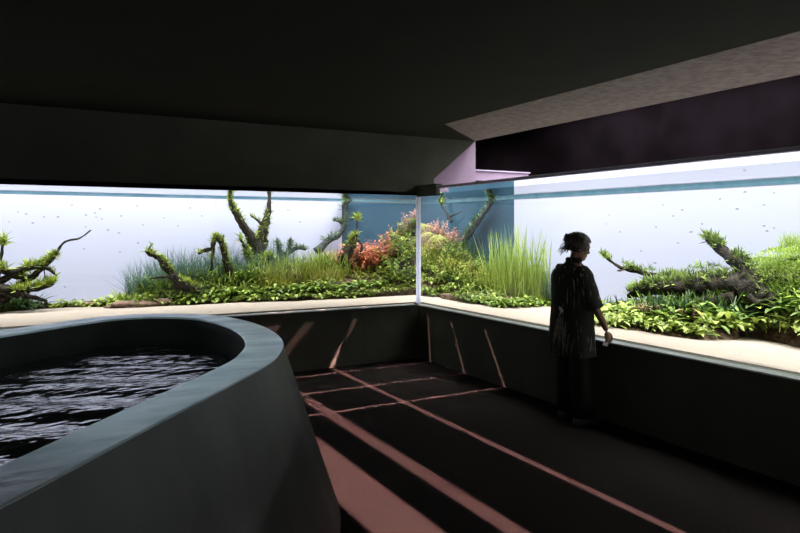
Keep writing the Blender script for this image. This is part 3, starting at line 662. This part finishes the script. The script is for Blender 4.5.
rock(452, 299, 'R', .10, .26, .06, 'brown rock at the sand edge of the corner hill')
rock(487, 300, 'R', .10, .22, .10, 'brown rock below the tall grass left of the visitor')

# ------------------------------------------------------------------ fish
bm = bmesh.new()
loft(bm, [[Vector((x, y * w_, z * h_)) for y, z in ((1, 0), (.7, .7), (0, 1), (-.7, .7), (-1, 0), (-.7, -.7), (0, -1), (.7, -.7))]
          for x, w_, h_ in ((.5, .01, .015), (.42, .05, .07), (.25, .08, .13), (0, .085, .15), (-.22, .06, .10), (-.36, .025, .045))])
for a_, b_, c_, d_ in (((-.36, 0, .03), (-.36, 0, -.03), (-.56, 0, -.14), (-.5, 0, 0)), ((-.36, 0, .03), (-.5, 0, 0), (-.56, 0, .14), (-.46, 0, .1)), ((.08, 0, .14), (-.16, 0, .11), (-.2, 0, .2), (-.08, 0, .22))):
    for e in (0.006, -0.006):
        bm.faces.new([bm.verts.new((x, y + e, z)) for x, y, z in (a_, b_, c_, d_)])
fishm = bpy.data.meshes.new('fish'); bm.to_mesh(fishm); bm.free(); fishm.materials.append(M['fish'])
for p_ in fishm.polygons: p_.use_smooth = True
def fish(u, v, side, s):
    o = bpy.data.objects.new('small_fish', fishm); C.objects.link(o); o.location = tank(u, v, side, rnd.uniform(0.7, 2.1))
    base = 0 if side == 'L' else pi / 2
    o.rotation_euler = (0, rnd.uniform(-.2, .2), base + rnd.choice((0, pi)) + rnd.uniform(-.6, .6)); o.scale = (s, s, s)
    return o
FL = [(9, 222), (18, 212), (33, 223), (44, 217), (58, 217), (86, 215), (85.5, 227), (95, 213), (102, 219), (121, 216), (137, 206), (143, 225), (108, 230), (119, 233), (138, 243), (120, 252), (84, 249), (65, 287), (164, 218), (202, 216), (152, 208), (26, 214), (72, 205), (100, 209), (96, 217), (190, 208), (216, 205), (288, 210), (300, 222), (178, 226)]
FR = [(656, 227), (641, 251), (678, 243), (655, 263), (636, 280), (764, 226), (673, 216), (774, 228), (609, 215), (745, 192), (663, 205), (682, 210), (737, 209), (764, 205), (774, 193), (691, 232), (702, 224), (767, 231), (606, 224), (640, 198), (620, 232), (720, 199)]
FC = [(381, 212), (366, 226), (376, 232), (400, 205), (497, 212), (512, 222), (508, 206)]
for u, v in FL: tag(fish(u, v, 'L', rnd.uniform(.022, .033)), 'tiny dark fish in the open water of the left tank', 'fish', 'fish of the left tank')
for u, v in FR: tag(fish(u, v, 'R', rnd.uniform(.022, .033)), 'tiny dark fish in the open water right of the visitor', 'fish', 'fish right of the visitor')
for u, v in FC: tag(fish(u, v, 'L' if u < 419 else 'R', rnd.uniform(.025, .035)), 'tiny fish in front of the dark blue panel', 'fish', 'fish before the blue panel')
tag(fish(620, 270.6, 'R', .075), 'larger fish just under the tip of the long branch', 'fish')

# ------------------------------------------------------------------ the visitor
def skin(verts, edges, root=0, sub=1):
    me = bpy.data.meshes.new('tmp'); me.from_pydata([v[0] for v in verts], edges, [])
    o = bpy.data.objects.new('tmp', me); C.objects.link(o)
    md = o.modifiers.new('s', 'SKIN'); sv = me.skin_vertices[0].data
    for i, v in enumerate(verts):
        r = v[1]; sv[i].radius = r if isinstance(r, tuple) else (r, r); sv[i].use_root = (i == root)
    md.use_smooth_shade = True; s2 = o.modifiers.new('b', 'SUBSURF'); s2.levels = sub; s2.render_levels = sub
    dg = bpy.context.evaluated_depsgraph_get(); m2 = bpy.data.meshes.new_from_object(o.evaluated_get(dg))
    bpy.data.objects.remove(o); bm = bmesh.new(); bm.from_mesh(m2)
    bmesh.ops.remove_doubles(bm, verts=bm.verts, dist=1e-5)
    bmesh.ops.delete(bm, geom=[e for e in bm.edges if not e.link_faces], context='EDGES')
    bmesh.ops.holes_fill(bm, edges=bm.edges, sides=0); bmesh.ops.triangulate(bm, faces=bm.faces); bmesh.ops.recalc_face_normals(bm, faces=bm.faces); return bm
HP = at_z(574, 421, 0)      # where the visitor stands; local +X is forward
vis = empty('person', HP, 'person in a dark patterned jacket and wide trousers standing at the right glass', 'person')
vis.rotation_euler = (0, 0, radians(-12))
body = bmesh.new()
def add(b):
    t_ = bpy.data.meshes.new('t'); b.to_mesh(t_); b.free(); body.from_mesh(t_)
V = [((0, 0, .90), (.12, .15)), ((0, 0, 1.03), (.105, .13)), ((-.01, 0, 1.18), (.115, .15)), ((-.02, 0, 1.31), (.10, .15)), ((-.005, 0, 1.39), .052), ((.02, 0, 1.445), .05), ((.035, 0, 1.50), .07)]
Ed = [(0, 1), (1, 2), (2, 3), (3, 4), (4, 5), (5, 6)]
for s in (1, -1):
    k = len(V); sh = 0.10 if s == -1 else 0.0
    V += [((0, s * .085, .80), .085), ((.015, s * .095, .46), .056), ((-.01, s * .10, .10), .036), ((.05, s * .11, .035), .034), ((.14, s * .125, .025), .028)]
    Ed += [(0, k), (k, k + 1), (k + 1, k + 2), (k + 2, k + 3), (k + 3, k + 4)]
    k = len(V)
    V += [((-.02, s * .155, 1.325), .056), ((-.01 + sh * .45, s * .225, 1.08), .042), ((.07 + sh, s * .215, .85), .028), ((.085 + sh, s * .213, .81), (.028, .02))]
    Ed += [(3, k), (k, k + 1), (k + 1, k + 2), (k + 2, k + 3)]
add(skin(V, Ed))
for s in (1, -1):
    sh = 0.10 if s == -1 else 0.0; w0 = Vector((.085 + sh, s * .213, .815)); dn = Vector((.22, 0, -1)).normalized()
    fwd = Vector((1, 0, .22)).normalized(); ins = Vector((0, -s, 0))
    add(skin([(w0, (.02, .028)), (w0 + dn * .045, (.017, .036)), (w0 + dn * .085, (.015, .036))], [(0, 1), (1, 2)]))
    for f_, L_ in ((.027, .062), (.009, .07), (-.009, .066), (-.026, .052)):
        q = w0 + dn * .07 + fwd * f_
        add(skin([(q, .009), (q + dn * L_ * .45 + ins * .006, .0085), (q + dn * L_ * .75 + ins * .022, .0078), (q + dn * L_ * .9 + ins * .042, .0065)], [(0, 1), (1, 2), (2, 3)]))
    q = w0 + dn * .022 + fwd * .022
    add(skin([(q, .012), (q + dn * .03 + fwd * .022 + ins * .008, .0105), (q + dn * .062 + fwd * .028 + ins * .016, .009), (q + dn * .085 + fwd * .024 + ins * .024, .007)], [(0, 1), (1, 2), (2, 3)]))
# head: skull, jaw, nose, lips, brow, ears; turned a little to its right and looking down
hb = bmesh.new()
def blob(c, r, seg=16):
    b_ = bmesh.new(); bmesh.ops.create_uvsphere(b_, u_segments=seg, v_segments=seg // 2 + 2, radius=1)
    for w_ in b_.verts: w_.co = Vector((c[0] + w_.co.x * r[0], c[1] + w_.co.y * r[1], c[2] + w_.co.z * r[2]))
    t_ = bpy.data.meshes.new('t'); b_.to_mesh(t_); b_.free(); hb.from_mesh(t_)
blob((0, 0, .035), (.092, .072, .085)); blob((.025, 0, -.02), (.066, .062, .09)); blob((.06, 0, -.075), (.03, .03, .026))
blob((.094, 0, -.012), (.018, .013, .016)); blob((.088, 0, .012), (.012, .009, .03)); blob((.083, 0, -.045), (.014, .024, .008)); blob((.081, 0, -.056), (.014, .02, .008))
blob((.078, 0, .034), (.02, .05, .012))
for s in (1, -1): blob((-.005, s * .072, .0), (.018, .009, .03), 10); blob((.058, s * .035, -.02), (.026, .024, .025))
HM = Matrix.Translation((.045, 0, 1.52)) @ Matrix.Rotation(radians(-17), 4, 'Z') @ Matrix.Rotation(radians(18), 4, 'Y') @ Matrix.Scale(0.98, 4)
bmesh.ops.transform(hb, matrix=HM, verts=hb.verts); add(hb)
skinm = mat('skin', (0.13, 0.068, 0.042), 0.55, noise_s=30, col2=(0.16, 0.085, 0.052), spec=0.3)
bo = obj('body', body, skinm, vis, True)
rm = bo.modifiers.new('r', 'REMESH'); rm.mode = 'VOXEL'; rm.voxel_size = 0.0055; rm.use_smooth_shade = True
dg = bpy.context.evaluated_depsgraph_get(); me = bpy.data.meshes.new_from_object(bo.evaluated_get(dg)); bo.modifiers.clear()
b_ = bmesh.new(); b_.from_mesh(me); todo = set(b_.verts); best = []
while todo:
    st_ = [todo.pop()]; isl = []
    while st_:
        v_ = st_.pop(); isl.append(v_)
        for e_ in v_.link_edges:
            o_ = e_.other_vert(v_)
            if o_ in todo: todo.discard(o_); st_.append(o_)
    if len(isl) > len(best): best = isl
keep = set(best); bmesh.ops.delete(b_, geom=[v_ for v_ in b_.verts if v_ not in keep], context='VERTS')
b_.to_mesh(me); b_.free(); bo.data = me
for p_ in me.polygons: p_.use_smooth = True
eyem = mat('eye', (0.02, 0.015, 0.012), 0.2, noise_s=50, col2=(0.05, 0.04, 0.03))
for s in (1, -1):
    b_ = bmesh.new(); bmesh.ops.create_uvsphere(b_, u_segments=12, v_segments=8, radius=0.011)
    o = obj('eye', b_, eyem, vis, True); o.location = HM @ Vector((.079, s * .030, .012))
# hair: cap with loose ends, tied up behind
hairm = mat('dark_hair', (0.008, 0.007, 0.006), 0.45, noise_s=40, col2=(0.02, 0.015, 0.012), spec=0.4, stretch=(1, 1, 0.2))
b_ = bmesh.new(); bmesh.ops.create_icosphere(b_, subdivisions=5, radius=1)
for w_ in b_.verts:
    n_ = w_.co.copy(); k = 1 + 0.05 * noise.noise(n_ * 3.3) + 0.035 * noise.noise(Vector((n_.x * 14, n_.y * 14, n_.z * 3)))
    w_.co = Vector((-.016 + n_.x * .114 * k, n_.y * .100 * k, .045 + n_.z * .099 * k))
kill = [w_ for w_ in b_.verts if (w_.co.x > .052 and w_.co.z < .075) or (w_.co.z < -.06) or (w_.co.x > .028 and w_.co.z < -.02)]
bmesh.ops.delete(b_, geom=kill, context='VERTS')
for c, r in (((-.098, .022, .055), (.05, .058, .052)), ((-.09, .0, .005), (.04, .06, .05))):
    q_ = bmesh.new(); bmesh.ops.create_icosphere(q_, subdivisions=4, radius=1)
    for w_ in q_.verts:
        n_ = w_.co.copy(); k = 1 + 0.22 * noise.noise(n_ * 4 + Vector((c[2] * 90, 0, 0))); w_.co = Vector((c[0] + n_.x * r[0] * k, c[1] + n_.y * r[1] * k, c[2] + n_.z * r[2] * k))
    t_ = bpy.data.meshes.new('t'); q_.to_mesh(t_); q_.free(); b_.from_mesh(t_)
for _ in range(46):
    a_ = rnd.uniform(1.5, 4.8); st_ = Vector((-.03 + .088 * cos(a_), .08 * sin(a_), rnd.uniform(-.03, .1)))
    e_ = st_ + Vector((-.02 + .02 * cos(a_) + rnd.uniform(-.015, .015), .02 * sin(a_) + rnd.uniform(-.015, .015), -rnd.uniform(.03, .09)))
    tube(b_, [st_, st_.lerp(e_, .5) + Vector((-.008, 0, .004)), e_], [.004, .003, .001], 4, 0, 0, 2)
bmesh.ops.transform(b_, matrix=HM, verts=b_.verts); obj('hair', b_, hairm, vis, True)
# jacket: loose, to the thigh, pale woven stripes
def clothmat(name, c1, c2, scale, thr):
    m = bpy.data.materials.new(name); m.use_nodes = True; nt = m.node_tree; N = nt.nodes; L = nt.links; b = N['Principled BSDF']; b.inputs['Roughness'].default_value = 0.9
    b.inputs['Specular IOR Level'].default_value = 0.1
    tc = N.new('ShaderNodeTexCoord'); mp = N.new('ShaderNodeMapping'); mp.inputs['Scale'].default_value = scale; L.new(tc.outputs['Object'], mp.inputs[0])
    n = N.new('ShaderNodeTexNoise'); n.inputs['Scale'].default_value = 1; n.inputs['Detail'].default_value = 3; L.new(mp.outputs[0], n.inputs['Vector'])
    r = N.new('ShaderNodeValToRGB'); r.color_ramp.elements[0].color = (*c1, 1); r.color_ramp.elements[1].color = (*c2, 1)
    r.color_ramp.elements[0].position = thr; r.color_ramp.elements[1].position = thr + 0.1
    L.new(n.outputs['Fac'], r.inputs[0]); L.new(r.outputs[0], b.inputs['Base Color']); return m
jm = clothmat('woven_black_cloth', (0.02, 0.02, 0.018), (0.22, 0.22, 0.19), (48, 48, 5), 0.60)
def fold(a_, z): return 1 + 0.035 * (1.45 - z) * sin(a_ * 7 + z * 4) + 0.02 * noise.noise(Vector((cos(a_) * 3, sin(a_) * 3, z * 5)))
b_ = bmesh.new(); prof = [(.60, .18, .245, -.02), (.75, .175, .24, -.02), (.9, .168, .232, -.018), (1.05, .162, .224, -.015), (1.2, .165, .22, -.015), (1.29, .15, .21, -.02), (1.335, .12, .175, -.02), (1.37, .09, .12, -.015), (1.395, .068, .072, -.008), (1.42, .062, .066, .0)]
rings = []
zz = [p[0] for p in prof]
for i in range(28):
    z = .60 + (1.42 - .60) * i / 27
    rx = ip([(p[0], p[1]) for p in prof], z); ry = ip([(p[0], p[2]) for p in prof], z); cx_ = ip([(p[0], p[3]) for p in prof], z)
    rings.append(ell(cx_, 0, z + (0.02 * sin(i) if i == 0 else 0), rx, ry, 48, 0, lambda a_, z=z: fold(a_, z)))
loft(b_, rings, False)
for s in (1, -1):
    sh = 0.03 if s == -1 else 0.0
    tube(b_, [Vector((-.02, s * .13, 1.325)), Vector((-.02, s * .185, 1.26)), Vector((-.01 + sh * .6, s * .222, 1.13)), Vector((.02 + sh, s * .232, 1.02))], [.075, .088, .082, .078], 16, .12, 3, 5)
jk = obj('jacket', b_, jm, vis, True)
b_ = bmesh.new(); loft(b_, [ell(.0, 0, 1.40, .070, .074, 28), ell(-.004, 0, 1.425, .070, .072, 28), ell(.0, 0, 1.44, .064, .066, 28)], False); obj('collar', b_, jm, jk, True)
# pale tassels and a knotted pale trim hanging from the back of the waist
tm = mat('pale_fringe', (0.05, 0.05, 0.045), 0.9, noise_s=60, col2=(0.22, 0.22, 0.20)); km = mat('cream_knot', (0.42, 0.40, 0.28), 0.9, noise_s=30, col2=(0.55, 0.52, 0.40))
b_ = bmesh.new()
for (a_, z0, z1, w_) in ((202, .98, .66, .035), (209, .93, .60, .045), (216, .90, .62, .04), (195, .92, .74, .03), (224, .80, .60, .03), (188, .84, .68, .025), (232, .74, .6, .02)):
    A_ = radians(a_); q0 = Vector((.19 * cos(A_) - .018, .243 * sin(A_), z0)); d_ = Vector((-.05, rnd.uniform(-.2, .2), -1))
    leaf(b_, q0, d_, z0 - z1, w_, 0.1, 6, 0, 'lance', 1.4); leaf(b_, q0 + Vector((0, .012, -.03)), d_ + Vector((0, .16, 0)), (z0 - z1) * .7, w_ * .5, 0.1, 5, 0, 'lance', 1.2)
obj('fringe', b_, tm, jk, True)
b_ = bmesh.new()
for dx, dy, dz, r in ((0, 0, 0, .016), (-.004, -.02, -.012, .012), (.004, .02, .01, .012), (0, .004, -.03, .012)):
    q_ = bmesh.new(); bmesh.ops.create_icosphere(q_, subdivisions=2, radius=r)
    for w_ in q_.verts: w_.co = w_.co * (1 + .3 * noise.noise(w_.co * 60)) + Vector((-.175 + dx, -.075 + dy, 1.0 + dz))
    t_ = bpy.data.meshes.new('t'); q_.to_mesh(t_); q_.free(); b_.from_mesh(t_)
obj('knot', b_, km, jk, True)
# wide trousers, shoes
trm = clothmat('dark_trousers', (0.012, 0.012, 0.011), (0.02, 0.02, 0.018), (20, 20, 3), 0.55)
b_ = bmesh.new()
loft(b_, [ell(0, 0, .70, .15, .20, 32), ell(0, 0, .85, .145, .19, 32), ell(0, 0, 1.0, .125, .165, 32)], True)
for s in (1, -1):
    loft(b_, [ell(-.01 + 0.02 * (z < .3), s * (.105 + (.75 - z) * .02), z, .085 + (.75 - z) * .03, .082 + (.75 - z) * .03, 24, 0, lambda a_, z=z: fold(a_, z)) for z in (.075, .2, .35, .5, .65, .78)])
obj('trousers', b_, trm, vis, True)
shm = mat('black_shoe', (0.02, 0.02, 0.02), 0.35, noise_s=20, col2=(0.035, 0.035, 0.035), spec=0.6)
for s in (1, -1):
    b_ = bmesh.new(); y0 = s * .12
    loft(b_, [ell(.05, y0, 0.0, .135, .045, 24), ell(.05, y0, .02, .138, .048, 24), ell(.045, y0, .04, .13, .046, 24), ell(.02, y0, .065, .095, .042, 24), ell(-.02, y0, .09, .055, .038, 24)]); obj('shoe', b_, shm, vis, True)
# folded paper in the right hand
pm = mat('white_paper', (0.75, 0.76, 0.74), 0.8, noise_s=10, col2=(0.8, 0.8, 0.78))
b_ = bmesh.new(); box(b_, -.022, .022, -.002, .002, -.016, .016); box(b_, -.018, .02, .0025, .004, -.014, .012)
w0 = Vector((.085 + .10, -.213, .815)) + Vector((.22, 0, -1)).normalized() * .10 + Vector((-.045, -.018, -.01))
o = obj('folded_paper', b_, pm, None, False, HP + Matrix.Rotation(radians(-12), 3, 'Z') @ w0); o.rotation_euler = (0.1, .3, radians(-25))
tag(o, 'small folded white paper held in the right hand of the visitor', 'paper')
